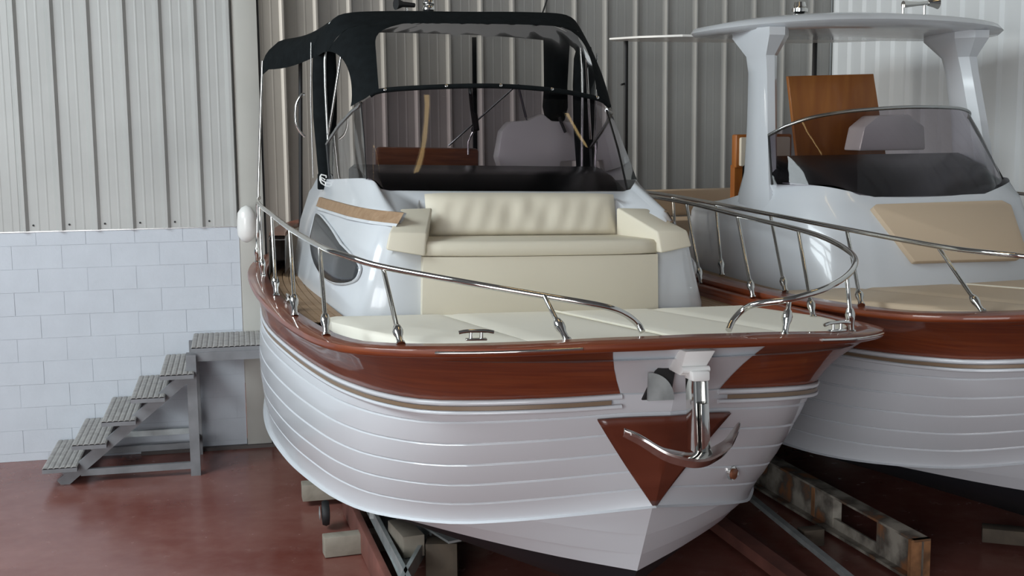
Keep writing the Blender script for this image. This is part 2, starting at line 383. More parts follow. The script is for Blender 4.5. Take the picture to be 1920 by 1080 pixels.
def gunwale(B):
    full = [mir(p, -1) for p in Sx[::-1]] + [mir(p, 1) for p in Sx[1:]]
    nrm = []
    for i in range(len(full)):
        a, b_ = full[max(i - 1, 0)], full[min(i + 1, len(full) - 1)]; d = b_ - a; nrm.append(Vector((d.y, -d.x, 0)).normalized())
    sec = [(.004, -.034), (.022, -.026), (.028, -.006), (.02, .012), (-.02, .022), (-.13, .022), (-.14, .012), (-.14, -.03)]
    rows = [[full[i] + nrm[i] * o + Vector((0, 0, z)) for i in range(len(full))] for o, z in sec]
    return loft('gunwale', rows, MAHOG, B, ang=50)
def inset(p_list, o, dz=0):
    return [p + plan_n(p_list, max(i, 1)) * (-o) + Vector((0, 0, dz)) for i, p in enumerate(p_list)]
def halfbeam(a, o):
    best = 0
    for i in range(len(SHc) - 1):
        p, q = SHc[i], SHc[i + 1]
        if p.y <= a <= q.y and q.x > best: best = p.lerp(q, (a - p.y) / max(1e-9, q.y - p.y)).x
    return best - o
def zpad(a): return 1.735 - .070 * a
def deck(B, side_teak=True, a_back=2.48, pads=((-1.62, -.77), (-.77, .05), (.05, .80), (.80, 1.62)), mat=None):
    mat = mat or PADM
    # white foredeck under the pads and inner bulwark
    ins = inset(Sx, .13, -.02); ins2 = inset(Sx, .16, -.10)
    for s in (-1, 1):
        rows = [[mir(p, s) for p in ins], [mir(p, s) for p in ins2]]
        rows2 = [[mir(p, s) for p in ins2], [Vector((mir(p, s).x, p.y, 1.44 if p.y > 2.5 else zpad(p.y) - .10)) for p in ins2]]
        loft('bulwark', rows, MAHOG, B); loft('inner_bulwark', rows2, GEL, B)
    n = 24; rows = []
    ys = [-.0 + k * (8.0) / 60 for k in range(61)]
    vs = []
    for y in ys:
        hb = max(.02, halfbeam(y, .14)); z = (zpad(y) - .09) if y < 2.45 else 1.44
        rows.append([Vector((-hb, y, z)), Vector((-hb * .5, y, z)), Vector((0, y, z)), Vector((hb * .5, y, z)), mir(Vector((hb, y, z)), 1)])
    loft('deck', rows, GEL, B)
    g = empty('sun_pad', B)
    def afront(x):
        # inset curve of the bow
        c = [Vector((p.x * .84, .14 + (p.y + .1) * .92, 0)) for p in SHc]
        for i in range(len(c) - 1):
            if c[i].x <= abs(x) <= c[i + 1].x and c[i].y < 2.4: return c[i].lerp(c[i + 1], (abs(x) - c[i].x) / max(1e-9, c[i + 1].x - c[i].x)).y
        return 2.4
    for xl, xr in pads:
        xl2, xr2 = xl + .004, xr - .004
        nx, ny = 12, 14; top = []
        for j in range(ny + 1):
            r_ = []
            for i in range(nx + 1):
                x = xl2 + (xr2 - xl2) * i / nx; y0 = afront(x); y1 = a_back
                if y0 > y1 - .05: y0 = y1 - .05
                y = y0 + (y1 - y0) * j / ny
                e = min(i / nx * (xr2 - xl2), (1 - i / nx) * (xr2 - xl2), (j / ny) * (y1 - y0), (1 - j / ny) * (y1 - y0))
                z = zpad(y) - (.018 * math.exp(-e / .018))
                r_.append(Vector((x, y, z)))
            top.append(r_)
        # skirt
        nrw = [[v - Vector((0, 0, .075)) for v in top[0]]] + top + [[v - Vector((0, 0, .075)) for v in top[-1]]]
        full = []
        for r_ in nrw:
            zl = Vector((r_[0].x, r_[0].y, min(r_[0].z, zpad(r_[0].y) - .08))); zr = Vector((r_[-1].x, r_[-1].y, min(r_[-1].z, zpad(r_[-1].y) - .08)))
            full.append([zl] + r_ + [zr])
        loft('cushion', full, mat, g, ang=60)
    tube('piping', [(.05, y, zpad(y) - .006) for y in (.22, .8, 1.6, a_back - .02)], .008, BEIGE_W, g, 6)
    if side_teak:
        for s in (-1, 1):
            td = empty('side_deck', B); NP = 6
            for k in range(NP):
                i0 = .165 + k * .055
                aa = [p for p in resample(SHc, 60) if 2.3 < p.y < 6.8]
                o1 = inset(aa, i0 + .003); o2 = inset(aa, i0 + .052)
                rows = [[Vector((p.x * s - (.15 if s > 0 else 0), p.y, z)) for p in q] for q, z in ((o1, 1.44), (o1, 1.525), (o2, 1.525), (o2, 1.44))]
                loft('teak_plank', rows, TEAK, td, smooth=False)
    return g
def stanchion(B, base, top, r_=.0135):
    b_, t = Vector(base), Vector(top); d = (t - b_).normalized(); L = (t - b_).length
    prof = [(.026, 0), (.026, .012), (.018, .018), (.019, .06), (.028, .085), (.03, .11), (.022, .14), (r_, .15), (r_, L)]
    return lathe('stanchion', prof, b_, d, CHROME, B, 10)
def cleat(B, p, ang, s=1.0):
    g = empty('cleat', B, p, ang)
    box('foot_plate', (-.06 * s, -.02 * s, 0), (.06 * s, .02 * s, .012 * s), CHROME, g, .003)
    for x in (-.03, .03): lathe('post', [(.012 * s, .01 * s), (.010 * s, .045 * s)], (x * s, 0, 0), (0, 0, 1), CHROME, g, 8)
    tube('horn_bar', cr([(-.10 * s, 0, .044 * s), (-.05 * s, 0, .052 * s), (.05 * s, 0, .052 * s), (.10 * s, 0, .044 * s)], 3), .011 * s, CHROME, g, 8)
    return g

# ================================================================== boat one
B1 = boat_frame('motorboat', .93, 6.5, 17.2, 1.6)
tag(B1, 'white lapstrake motorboat with mahogany sheer and black canvas top, nearest the camera', 'boat', 'two cabin boats on cradles')
hull(B1); gunwale(B1); deck(B1)
# shield on the stem
rows = []
sh = empty('stem_shield', B1)
for k in range(13):
    v = .195 + (.985 - .195) * k / 12; hw = .40 * (1 - k / 12) ** 1.05 + .012
    rows.append([topside_at(hw * (j / 8 - 1), v, .022) for j in range(9)] + [topside_at(hw * j / 8, v, .022) for j in range(1, 9)])
thick(loft('shield_panel', rows, SHIELDM, sh), .02, 0)
# bow rail
rail_l = [(-.203, .228, 1.76), (-.219, .262, 1.80), (-.304, .254, 1.86), (-.432, .252, 1.905), (-.715, .361, 1.95), (-1.126, .59, 2.01), (-1.509, .984, 2.06), (-1.672, 1.224, 2.10), (-1.783, 1.531, 2.13), (-1.852, 2.459, 2.17), (-1.863, 3.496, 2.2), (-1.839, 4.445, 2.2), (-1.79, 5.3, 2.2), (-1.70, 6.0, 2.19)]
rail_r = [(.303, .186, 1.76), (.351, .226, 1.81), (.412, .22, 1.87), (.452, .143, 1.91), (.61, .04, 1.95), (.849, .078, 2.0), (1.103, .265, 2.05), (1.30, .498, 2.101), (1.45, .818, 2.134), (1.55, 1.235, 2.173), (1.62, 1.728, 2.198), (1.70, 2.797, 2.229), (1.72, 3.771, 2.27), (1.66, 4.906, 2.297), (1.58, 5.8, 2.32)]
RL = empty('bow_rail', B1)
for pts in (rail_l, rail_r): tube('rail_tube', cr(pts, 6), .018, CHROME, RL, 12)
for b_, t in (((-.668, .15, 1.735), (-.735, .352, 1.955)), ((-1.503, .48, 1.69), (-1.50, 1.0, 2.055)), ((-1.808, 1.12, 1.645), (-1.79, 1.5, 2.12)), ((-1.854, 2.18, 1.61), (-1.852, 2.45, 2.16)), ((-1.851, 3.287, 1.60), (-1.863, 3.45, 2.19)), ((-1.817, 4.573, 1.60), (-1.84, 4.6, 2.19)), ((-1.756, 5.7, 1.60), (-1.76, 5.6, 2.19)),
               ((.556, .01, 1.75), (.60, .05, 1.94)), ((1.154, .273, 1.705), (1.11, .29, 2.045)), ((1.483, 1.242, 1.64), (1.62, 1.72, 2.188)), ((1.678, 2.442, 1.615), (1.70, 2.79, 2.22)), ((1.737, 3.46, 1.60), (1.72, 3.77, 2.262)), ((1.68, 4.7, 1.60), (1.66, 4.9, 2.29))):
    stanchion(RL, b_, t)
cleat(B1, (-1.13, .31, 1.73), R(-6), .95); cleat(B1, (.98, .16, 1.735), R(14), 1.0); cleat(B1, (-1.80, 3.0, 1.60), R(90), .8)
# chrome rub strip
full = resample(SHc, 200); seg = [mir(p + plan_n(full, i) * .03 + Vector((0, 0, -.004)), -1) for i, p in enumerate(full) if .62 < p.x < 1.37 and p.y < .5]
tube('rub_strip', seg, .009, CHROME, B1, 8)
seg = [mir(p, 1) + plan_n(full, i) * .03 + Vector((0, 0, -.004)) for i, p in enumerate(full) if .75 < p.x < 1.6 and p.y < .6]
tube('rub_strip', seg, .009, CHROME, B1, 8)

# cabin shell
foot = [(0, 2.60, 1.44), (.84, 2.60, 1.44), (.88, 2.55, 1.44), (1.2, 2.56, 1.44), (1.38, 2.70, 1.44), (1.45, 3.2, 1.44), (1.48, 4.4, 1.44), (1.43, 5.7, 1.44)]
low = [(0, 2.60, 1.56), (.84, 2.60, 1.56), (.88, 2.55, 1.56), (1.19, 2.55, 1.56), (1.365, 2.69, 1.56), (1.435, 3.2, 1.57), (1.465, 4.4, 1.57), (1.415, 5.7, 1.57)]
mid = [(0, 2.98, 1.94), (.84, 2.98, 1.94), (.88, 2.59, 1.95), (1.12, 2.59, 1.97), (1.25, 2.72, 2.0), (1.33, 3.3, 2.0), (1.38, 4.5, 2.0), (1.35, 5.7, 2.0)]
top = [(0, 3.1, 2.30), (.80, 3.1, 2.30), (.84, 2.99, 2.24), (1.035, 2.68, 2.19), (1.12, 2.86, 2.255), (1.22, 3.4, 2.27), (1.28, 4.6, 2.27), (1.28, 5.6, 2.27)]
tp2 = [(0, 3.12, 2.33), (.80, 3.12, 2.33), (.84, 3.01, 2.27), (1.02, 2.76, 2.23), (1.10, 2.90, 2.285), (1.18, 3.45, 2.30), (1.245, 4.6, 2.31), (1.25, 5.6, 2.31)]
wsb = [(0, 3.34, 2.385), (.9, 3.38, 2.385), (.97, 3.40, 2.385), (1.04, 3.41, 2.40), (1.09, 3.44, 2.46), (1.14, 3.62, 2.47), (1.22, 4.7, 2.42), (1.22, 5.5, 2.40)]
def around(h, k=0):
    h = [Vector(p) for p in h]
    if k: h = h[:k] + cr(h[k:], 5)
    return [Vector((-p.x, p.y, p.z)) for p in h[::-1]] + h[1:]
cab = empty('cabin', B1)
loft('cabin_shell', [around(h_, 3) for h_ in (foot, low, mid, top, tp2, wsb)], GEL, cab, ang=50)
# grab trim strips of teak and portlights on both sides
def side_pt(a, z, s, out=0):
    rows_ = (low, mid, top)
    def at(rw):
        q = [Vector(p) for p in rw[3:]]
        for i in range(len(q) - 1):
            if q[i].y <= a <= q[i + 1].y: return q[i].lerp(q[i + 1], (a - q[i].y) / (q[i + 1].y - q[i].y))
        return q[0] if a < q[0].y else q[-1]
    p, q, r_ = at(low), at(mid), at(top)
    v = p.lerp(q, (z - p.z) / (q.z - p.z)) if z < q.z else q.lerp(r_, (z - q.z) / (r_.z - q.z))
    return Vector((s * (v.x + out), a, z))
for s in (-1, 1):
    n = 14; A = [2.62 + (4.75 - 2.62) * i / (n - 1) for i in range(n)]
    def tz(a): return 2.235
    rows = [[side_pt(a, 2.262 - .000 * a, s, .004) for a in A], [side_pt(a, 2.262, s, .03) for a in A], [side_pt(a, 2.185, s, .03) for a in A], [side_pt(a, 2.185, s, .004) for a in A]]
    loft('teak_trim', rows, TEAK, cab, smooth=False)
    rows = [[side_pt(a, 2.185, s, .034) for a in A], [side_pt(a, 2.165, s, .034) for a in A], [side_pt(a, 2.165, s, .0) for a in A]]
    loft('white_trim', rows, GEL, cab, smooth=False)
    # teardrop portlight
    out = [(4.60, 2.125), (4.38, 2.12), (3.75, 2.045), (3.17, 1.955), (2.80, 1.88), (2.74, 1.82), (2.82, 1.755), (3.12, 1.705), (3.6, 1.695), (4.05, 1.74), (4.38, 1.84), (4.56, 1.98)]
    c2 = cr([Vector((a, z, 0)) for a, z in out] + [Vector((out[0][0], out[0][1], 0))], 4)[:-1]
    lo_, hi_ = [], []
    for k in range(25):
        a = 2.75 + (4.595 - 2.75) * k / 24; zs = []
        for p, q in zip(c2, c2[1:] + c2[:1]):
            if (p.x - a) * (q.x - a) <= 0 and abs(p.x - q.x) > 1e-6: zs.append(p.y + (q.y - p.y) * (a - p.x) / (q.x - p.x))
        lo_.append((a, min(zs))); hi_.append((a, max(zs)))
    rows = [[side_pt(l_[0], l_[1] + (h_[1] - l_[1]) * q / 5, s, .02) for l_, h_ in zip(lo_, hi_)] for q in range(6)]
    pl = loft('portlight', rows, PORT, cab); thick(pl, .03, 0)
    tube('portlight_frame', [side_pt(p.x, p.y, s, .022) for p in c2] + [side_pt(c2[0].x, c2[0].y, s, .022)], .013, GEL, cab, 6)
# bow seat
st = empty('bow_seat', B1)
def rounded_front(xw, yf, yb, bow, z, n=13):
    f = [Vector((xw * (2 * i / (n - 1) - 1), yf + bow * abs(2 * i / (n - 1) - 1) ** 3, z)) for i in range(n)]
    return f + [Vector((xw, yb, z)), Vector((-xw, yb, z))]
r1 = rounded_front(.915, 2.45, 2.95, .05, 1.50); r2 = rounded_front(.905, 2.47, 2.95, .05, 1.955)
loft('seat_base', [r1, r2], BEIGE, st, close=True, caprows=True, ang=50)
rr_ = [rounded_front(.915 - q, 2.45 + q, 3.0, .07, z) for z, q in ((1.958, .02), (1.972, .0), (2.04, .0), (2.062, .02), (2.066, .05))]
loft('seat_cushion', rr_, BEIGE, st, close=True, caprows=True, ang=60)
# backrest with soft folds
nx, nz = 40, 12; fr = []; 
def bk(x, t, sgn):
    e = max(0, 1 - (1 - abs(x) / .76) / .06) if abs(x) > .71 else 0
    wr = .012 * math.sin(x * 17 + t * 3 + 1.2 * math.sin(x * 7)) * (.3 + .7 * t) + .007 * math.sin(x * 41 - t * 5)
    y = 2.985 + .11 * t - (.085 * (1 - (2 * t - 1) ** 6) * (1 - (abs(x) / .765) ** 12)) - wr * (.2 + .8 * math.sin(math.pi * t)) * (1 if abs(x) < .7 else .2)
    return Vector((x, y, 2.06 + .325 * t - .012 * (abs(x) / .76) ** 8 * t))
rows = [[bk(-.765 + 1.53 * i / nx, k / nz, 1) for i in range(nx + 1)] for k in range(nz + 1)]
rows.append([Vector((p.x, 3.13, p.z - .002)) for p in rows[-1]])
rows.insert(0, [Vector((p.x, 3.05, p.z)) for p in rows[0]])
loft('backrest', rows, BEIGE, st, ang=70)
for s in (-1, 1):
    v = [(.905, 2.465, 1.965), (1.18, 2.50, 2.01), (1.06, 2.95, 2.05), (.76, 3.0, 1.99), (.885, 2.50, 2.125), (1.15, 2.53, 2.13), (.985, 2.93, 2.275), (.735, 2.96, 2.28)]
    v = [Vector((x * s, y, z)) for x, y, z in v]
    if s < 0: v = [v[1], v[0], v[3], v[2], v[5], v[4], v[7], v[6]]
    hexa('armrest', v, BEIGE, st, .016, 3)

# windscreen
ws = empty('windscreen', B1)
def wrow(base, topc, n=24): return cr(base, 4), cr(topc, 4)
bfr = [(-1.14, 3.45, 2.47), (-1.09, 3.42, 2.455), (-1.035, 3.40, 2.405), (-.98, 3.385, 2.387), (-.6, 3.355, 2.385), (0, 3.34, 2.385), (.6, 3.355, 2.385), (.95, 3.385, 2.385), (1.02, 3.42, 2.39)]
tfr = [(-1.09, 3.97, 3.06), (-1.055, 3.955, 3.085), (-1.02, 3.94, 3.11), (-.96, 3.92, 3.14), (-.6, 3.86, 3.19), (0, 3.84, 3.21), (.6, 3.86, 3.18), (.95, 3.92, 3.12), (1.03, 3.96, 3.05)]
bf, tf = cr(bfr, 5), cr(tfr, 5)
rows = [[bf[i].lerp(tf[i], k / 6) - Vector((0, .03 * math.sin(math.pi * k / 6), 0)) for i in range(len(bf))] for k in range(7)]
loft('front_glass', rows, TINT, ws)
for s in (-1, 1):
    cb, ct = Vector((1.02, 3.42, 2.39) if s > 0 else (-1.14, 3.45, 2.47)), Vector(tfr[-1] if s > 0 else tfr[0])
    base = [cb, Vector((s * 1.145, 3.52, 2.472)), Vector((s * 1.15, 3.64, 2.472)), Vector((s * 1.19, 4.2, 2.445)), Vector((s * 1.22, 4.75, 2.42))]
    tp = [ct, Vector((s * 1.10, 4.02, 3.03)), Vector((s * 1.13, 4.12, 3.0)), Vector((s * 1.19, 4.45, 2.88)), Vector((s * 1.23, 4.85, 2.72))]
    loft('side_glass', [base, [p.lerp(q, .5) for p, q in zip(base, tp)], tp], TINTS, ws)
    tube('side_frame', [tp[0], tp[1], tp[2], tp[3], tp[4]], .016, STEELD, ws, 8)
    tube('corner_post', [cb + Vector((0, 0, .0)), cb.lerp(ct, .5) - Vector((0, .03, 0)), ct], .009 if s > 0 else .005, RUBBER, ws, 8)
    tube('rear_post', [base[4], tp[4]], .012, RUBBER, ws, 8)
dv = [Vector((x * .985, y + .02, z + .002)) for x, y, z in ((p.x, p.y, p.z) for p in bf)]
loft('dashboard', [dv, [Vector((p.x * .99, 3.62 + .1, 2.50)) for p in dv], [Vector((p.x * 1.0, 4.1, 2.565)) for p in dv], [Vector((p.x * 1.0, 4.35, 2.52)) for p in dv], [Vector((p.x, 4.36, 2.0)) for p in dv]], BLACK, cab)
# wiper and helm fittings seen through the glass
wp = empty('wiper', ws)
tube('wiper_arm', [(-.22, 3.83, 3.20), (-.215, 3.78, 3.03), (-.21, 3.72, 2.90)], .015, RUBBER, wp, 8)
tube('wiper_blade', [(-.205, 3.73, 2.99), (-.20, 3.68, 2.86)], .024, RUBBER, wp, 8)
hs = empty('helm_seat', B1)
v = []
pr_ = [(.46, 2.50), (.42, 2.62), (.46, 2.86), (.54, 2.95), (.72, 2.965), (.86, 3.03), (.95, 2.965), (1.20, 2.955), (1.30, 2.86), (1.33, 2.70), (1.28, 2.60), (1.05, 2.58), (1.03, 2.47), (.60, 2.47), (.6, 2.54)]
slab('seat_back', [(x, 5.15, z) for x, z in pr_], (0, .16, 0), GEL2, hs, .012)
box('seat_pedestal', (.6, 5.2, 1.5), (1.1, 5.7, 2.5), GEL2, hs, .03)
bs = empty('cockpit_bench', B1)
box('bench_back', (-.76, 5.0, 2.40), (.20, 5.08, 2.70), MAHOG2, bs, .035)
box('bench_seat', (-.8, 5.08, 1.5), (.2, 5.7, 2.2), GEL2, bs, .03)
tl = empty('throttle', B1)
tube('lever', [(.09, 5.0, 2.64), (.09, 5.0, 2.76), (.13, 4.98, 2.85)], .012, CHROME, tl, 8)
lathe('knob', [(.0, -.03), (.026, -.02), (.03, 0), (.02, .025), (0, .03)], (.14, 4.98, 2.87), (0, 0, 1), RUBBER, tl, 10)
box('cockpit_sole', (-1.3, 4.36, 1.44), (1.3, 7.0, 1.48), TEAK, B1)
cm = empty('cockpit_coaming', B1)
for s in (-1, 1):
    aa = [p for p in resample(SHc, 60) if 5.0 < p.y < 7.9]
    o1, o2 = inset(aa, .16), inset(aa, .30)
    loft('coaming_side', [[Vector((p.x * s, p.y, z)) for p in q] for q, z in ((o1, 1.5), (o1, 1.86), (o2, 1.86), (o2, 1.5))], GEL2, cm, smooth=False)
    loft('coaming_cap', [[Vector((p.x * s, p.y, z)) for p in q] for q, z in ((o1, 1.862), (o1, 1.90), (o2, 1.90), (o2, 1.862))], MAHOG, cm, smooth=False)
box('aft_seat', (-1.1, 6.6, 1.48), (1.1, 7.2, 1.82), TANV, cm, .03)

# ---- canvas top
cv = empty('canvas_top', B1)
front = [(-1.30, 5.0, 3.50), (-1.27, 4.98, 3.64), (-1.19, 4.94, 3.77), (-1.05, 4.9, 3.855), (-.6, 4.86, 3.89), (0, 4.85, 3.91), (.6, 4.86, 3.935), (.98, 4.9, 3.93), (1.13, 4.94, 3.83), (1.20, 4.98, 3.69), (1.23, 5.0, 3.54)]
hem = [(-1.16, 4.05, 3.03), (-1.12, 4.0, 3.06), (-1.05, 3.95, 3.10), (-.94, 3.91, 3.165), (-.5, 3.82, 3.205), (0, 3.79, 3.225), (.5, 3.82, 3.205), (.92, 3.91, 3.15), (1.03, 3.95, 3.10), (1.09, 4.0, 3.07), (1.12, 4.05, 3.04)]
fc, hc = resample(cr(front, 6), 61), resample(cr(hem, 6), 61)
def fp(i, t):
    i = min(60, max(0, i)); k = min(59, int(i)); f_ = i - k
    p = hc[k].lerp(hc[k + 1], f_).lerp(fc[k].lerp(fc[k + 1], f_), t); return p + Vector((0, -.07, .05)) * math.sin(math.pi * t)
TW = .76
def eL(t): return 3.4 * math.sin(math.pi * min(1, t * 1.08)) ** .8 if t < .92 else 0
def eR(t): return 60
def wL(t): return 7.0 + 7.0 * t + 5.0 * max(0, (t - .45) / (TW - .45)) ** 3
def wR(t): return 53.5 - 1.5 * t - 4.5 * max(0, (t - .40) / (TW - .40)) ** 3
TT = [TW * k / 16 for k in range(17)]
def span(a, b_, n, t): return [fp(a + (b_ - a) * k / n, t) for k in range(n + 1)]
loft('corner_panel', [span(eL(t), wL(t), 8, t) for t in TT], CANVAS, cv)
loft('corner_panel', [span(wR(t), eR(t), 6, t) for t in TT], CANVAS, cv)
loft('top_panel', [span(eL(t), 60, 60, t) for t in (TW, .84, .9, .95, 1.0)], CANVAS, cv)
tube('hem_strap', [p + Vector((0, -.012, -.005)) for p in hc[5:58]], .02, CANVAS, cv, 8)
rows = []
for t in TT:
    r_ = span(wL(t), wR(t), 44, t)
    rows.append([p + Vector((0, .004 * math.sin(k * .9 + t * 9) + .004 * math.sin(k * 1.9 - t * 14), 0)) for k, p in enumerate(r_)])
loft('clear_window', rows, VINYL, cv)
for x_ in (8, 20, 31, 42, 53): lathe('snap', [(.014, 0), (.014, .01), (.006, .014)], hc[x_] + Vector((0, -.03, .0)), (0, -1, .3), CHROME, cv, 8)
aft = [(-1.66, 6.0, 3.42), (-1.64, 6.0, 3.52), (-1.56, 6.0, 3.62), (-1.40, 6.0, 3.70), (-.7, 6.0, 3.78), (0, 6.0, 3.80), (.7, 6.0, 3.80), (1.35, 6.0, 3.76), (1.5, 6.0, 3.66), (1.57, 6.0, 3.55), (1.6, 6.0, 3.45)]
ac = resample(cr(aft, 6), 61)
rows = []
for k in range(9):
    t = k / 8; sag = -.035 * math.sin(math.pi * t)
    rows.append([fc[i].lerp(ac[i], t) + Vector((0, 0, sag)) for i in range(61)])
loft('top_cover', rows, CANVAS, cv)
for s, idx in ((-1, 0), (1, 60)):
    lo = [rows[k][idx] + Vector((0, 0, -.02 - (.05 if k == 8 else 0))) for k in range(9)]
    up_ = [rows[k][idx] for k in range(9)]
    loft('side_valance', [up_, lo], CANVAS, cv)
for s in (-1, 1):
    x0_ = -1.66 if s < 0 else 1.60
    tube('aft_pole', [(x0_, 6.0, 3.48), (x0_ * 1.0 - .03 * (s < 0), 6.0, 2.75), (x0_ - .04 * s * -1 * (-1 if s < 0 else 1) * 0 - (.05 if s < 0 else -.1), 6.0, 2.19)], .013, CHROME, cv, 8)
    xx = -1.31 if s < 0 else 1.24
    tube('strap_pole', [(xx, 5.95, 3.66), (xx, 5.97, 1.9)], .019, RUBBER, cv, 8)
    # rolled side curtain
    cx = -1.22 if s < 0 else 1.22
    prof = [(3.66, .07), (3.55, .10), (3.3, .11), (2.95, .105), (2.7, .085), (2.5, .07), (2.38, .06), (2.33, .045)]
    ring = []
    for z, r_ in prof:
        ring.append([Vector((cx + r_ * 1.0 * math.cos(q * math.pi / 8), 5.05 - (3.6 - z) * .06 + r_ * .7 * math.sin(q * math.pi / 8), z)) for q in range(16)])
    cur = loft('rolled_curtain', ring, CANVAS, cv, close=True, caprows=True, ang=60)
    tube('strut', [(cx + .10 * -s, 4.72, 3.53), (cx + .0, 4.82, 2.80)], .012, CHROME, cv, 8)
    tube('cover_edge', [(cx + .12 * s, 5.02, 3.60), (cx + .125 * s, 5.02, 3.1), (cx + .11 * s, 4.99, 2.42)], .006, STEELD, cv, 8)
hd = cr([(-1.40, 5.0, 3.15), (-1.43, 5.0, 3.14), (-1.475, 5.0, 3.05), (-1.48, 5.0, 2.92), (-1.455, 5.0, 2.84), (-1.40, 5.0, 2.78)], 4)
tube('grab_handle', hd, .012, CHROME, cv, 8)
# badge on the curtain foot: a stylised white mark
bd = empty('badge', cv)
sp = [(.034, .040), (.030, .058), (-.022, .068), (-.034, .05), (-.036, .02), (-.022, -.006), (.02, -.030), (.024, .0), (-.02, .022), (-.02, .044), (.02, .022)]
tube('badge_mark', [(-1.255 + x * .8, 4.885, 2.385 + z) for x, z in sp], .0075, WHITEP, bd, 6)
hexa('badge_plate', [Vector((-1.245 + x, y, 2.36 + z)) for x, y, z in ((-.055, 4.90, -.04), (.055, 4.90, -.04), (.055, 4.94, -.04), (-.055, 4.94, -.04), (-.055, 4.90, .10), (.055, 4.90, .10), (.055, 4.94, .10), (-.055, 4.94, .10))], CANVAS, bd, .01)
# frame tubes and rolled curtains seen through the clear window
for pts in ([(-1.2, 4.9, 2.45), (-1.22, 4.95, 3.6), (-1.0, 4.93, 3.82), (0, 4.9, 3.87), (.95, 4.93, 3.88), (1.15, 4.95, 3.62), (1.17, 4.9, 2.45)],):
    tube('bow_frame', cr(pts, 5), .014, STEELD, cv, 8)
tube('cross_strut', [(.43, 4.7, 3.25), (-.12, 4.9, 2.72)], .009, STEELD, cv, 6)
tube('cross_strut', [(.62, 5.2, 3.30), (.72, 5.2, 2.95)], .011, CHROME, cv, 6)
tube('centre_zip', [(.30, 5.6, 3.75), (.33, 5.6, 2.5)], .022, CANVAS, cv, 6)
prof = [(3.86, .14), (3.6, .13), (3.3, .12), (3.1, .13), (2.98, .10), (2.93, .05)]
loft('rolled_curtain', [[Vector((1.05 + r_ * math.cos(q * math.pi / 6), 5.35 + r_ * .6 * math.sin(q * math.pi / 6), z)) for q in range(12)] for z, r_ in prof], CANVAS, cv, close=True, caprows=True, ang=60)
tube('curtain_strap', [(1.02, 5.15, 3.0), (1.07, 5.10, 2.86)], .014, RUBBER, cv, 6)
# lamp and horn on the canvas
lm = empty('anchor_light', cv)
lathe('lamp_foot', [(.06, 0), (.062, .03), (.045, .05)], (-.27, 5.1, 3.88), (0, 0, 1), RUBBER, lm, 14)
lathe('lamp_dome', [(.045, .05), (.06, .055), (.06, .085), (.045, .10), (.055, .11), (.05, .15), (.02, .17)], (-.27, 5.1, 3.88), (0, 0, 1), CHROME, lm, 14)
hn = empty('horn', cv)
lathe('horn_bell', [(.02, 0), (.025, .12), (.05, .18), (.055, .19)], (-.40, 5.1, 3.97), (-1, -.3, 0), RUBBER, hn, 12)
tube('horn_bracket', [(-.47, 5.1, 3.89), (-.47, 5.1, 3.96)], .012, CHROME, hn, 8)
tube('antenna', [(.86, 5.3, 3.90), (1.15, 5.5, 4.6)], .008, RUBBER, cv, 6)

# ---- anchor with roller
rl = empty('bow_roller', B1)
hexa('chute', [Vector(p) for p in ((-.105, -.06, 1.565), (.025, -.06, 1.56), (.05, .14, 1.56), (-.09, .14, 1.565), (-.10, -.12, 1.705), (.075, -.12, 1.705), (.08, .1, 1.705), (-.10, .1, 1.705))], WHITEP, rl, .008)
tube('roller_pin', [(-.11, -.09, 1.60), (.05, -.09, 1.60)], .02, WHITEP, rl, 10)
slab('hawse_pocket', [(-.235, .12, 1.40), (-.07, .12, 1.40), (-.05, .10, 1.60), (-.14, .10, 1.62)], (0, .02, 0), RUBBER, rl)
c3 = [(-.20 + .11 * math.cos(q), .085, 1.40 + .135 * math.sin(q)) for q in [R(180 - 12 * k) for k in range(16)]]
slab('guide_plate', [(-.215, .09, 1.40)] + [(-.215 + .155 * math.sin(R(6 * k)), .09, 1.40 + .155 * math.cos(R(6 * k))) for k in range(16)], (0, .02, 0), GALV, rl)
AN = empty('anchor'); AN.matrix_world = B1.matrix_world.copy()
tag(AN, 'polished stainless plough anchor hanging on the bow of the nearest boat', 'anchor')
# shank: channel with two cheeks
hexa('shank', [Vector(p) for p in ((-.035, -.12, 1.17), (.03, -.12, 1.17), (.03, -.05, 1.17), (-.035, -.05, 1.17), (-.05, -.10, 1.56), (.03, -.10, 1.56), (.03, -.04, 1.56), (-.05, -.04, 1.56))], STEELD, AN, .008)
for x in (-.052, .018):
    hexa('shank_cheek', [Vector(p) for p in ((x + .012, -.15, 1.16), (x + .034, -.15, 1.16), (x + .034, -.05, 1.16), (x + .012, -.05, 1.16), (x - .008, -.13, 1.58), (x + .010, -.13, 1.58), (x + .010, -.03, 1.58), (x - .008, -.03, 1.58))], CHROME, AN, .004)
hexa('shank_cap', [Vector(p) for p in ((-.066, -.145, 1.545), (.036, -.145, 1.545), (.036, -.03, 1.545), (-.066, -.03, 1.545), (-.07, -.14, 1.60), (.036, -.14, 1.60), (.036, -.03, 1.60), (-.07, -.03, 1.60))], WHITEP, AN, .012)
hexa('stock_bar', [Vector(p) for p in ((-.012, -.175, 1.165), (.026, -.175, 1.165), (.026, -.14, 1.165), (-.012, -.14, 1.165), (-.02, -.165, 1.43), (.022, -.165, 1.43), (.022, -.13, 1.43), (-.02, -.13, 1.43))], CHROME, AN, .005)
ctr = cr([(-.43, -.10, 1.285), (-.34, -.12, 1.245), (-.22, -.17, 1.175), (-.10, -.21, 1.145), (0, -.20, 1.14), (.08, -.19, 1.165), (.15, -.16, 1.19), (.20, -.13, 1.235), (.245, -.10, 1.285)], 5)
rows = []
N_ = len(ctr)
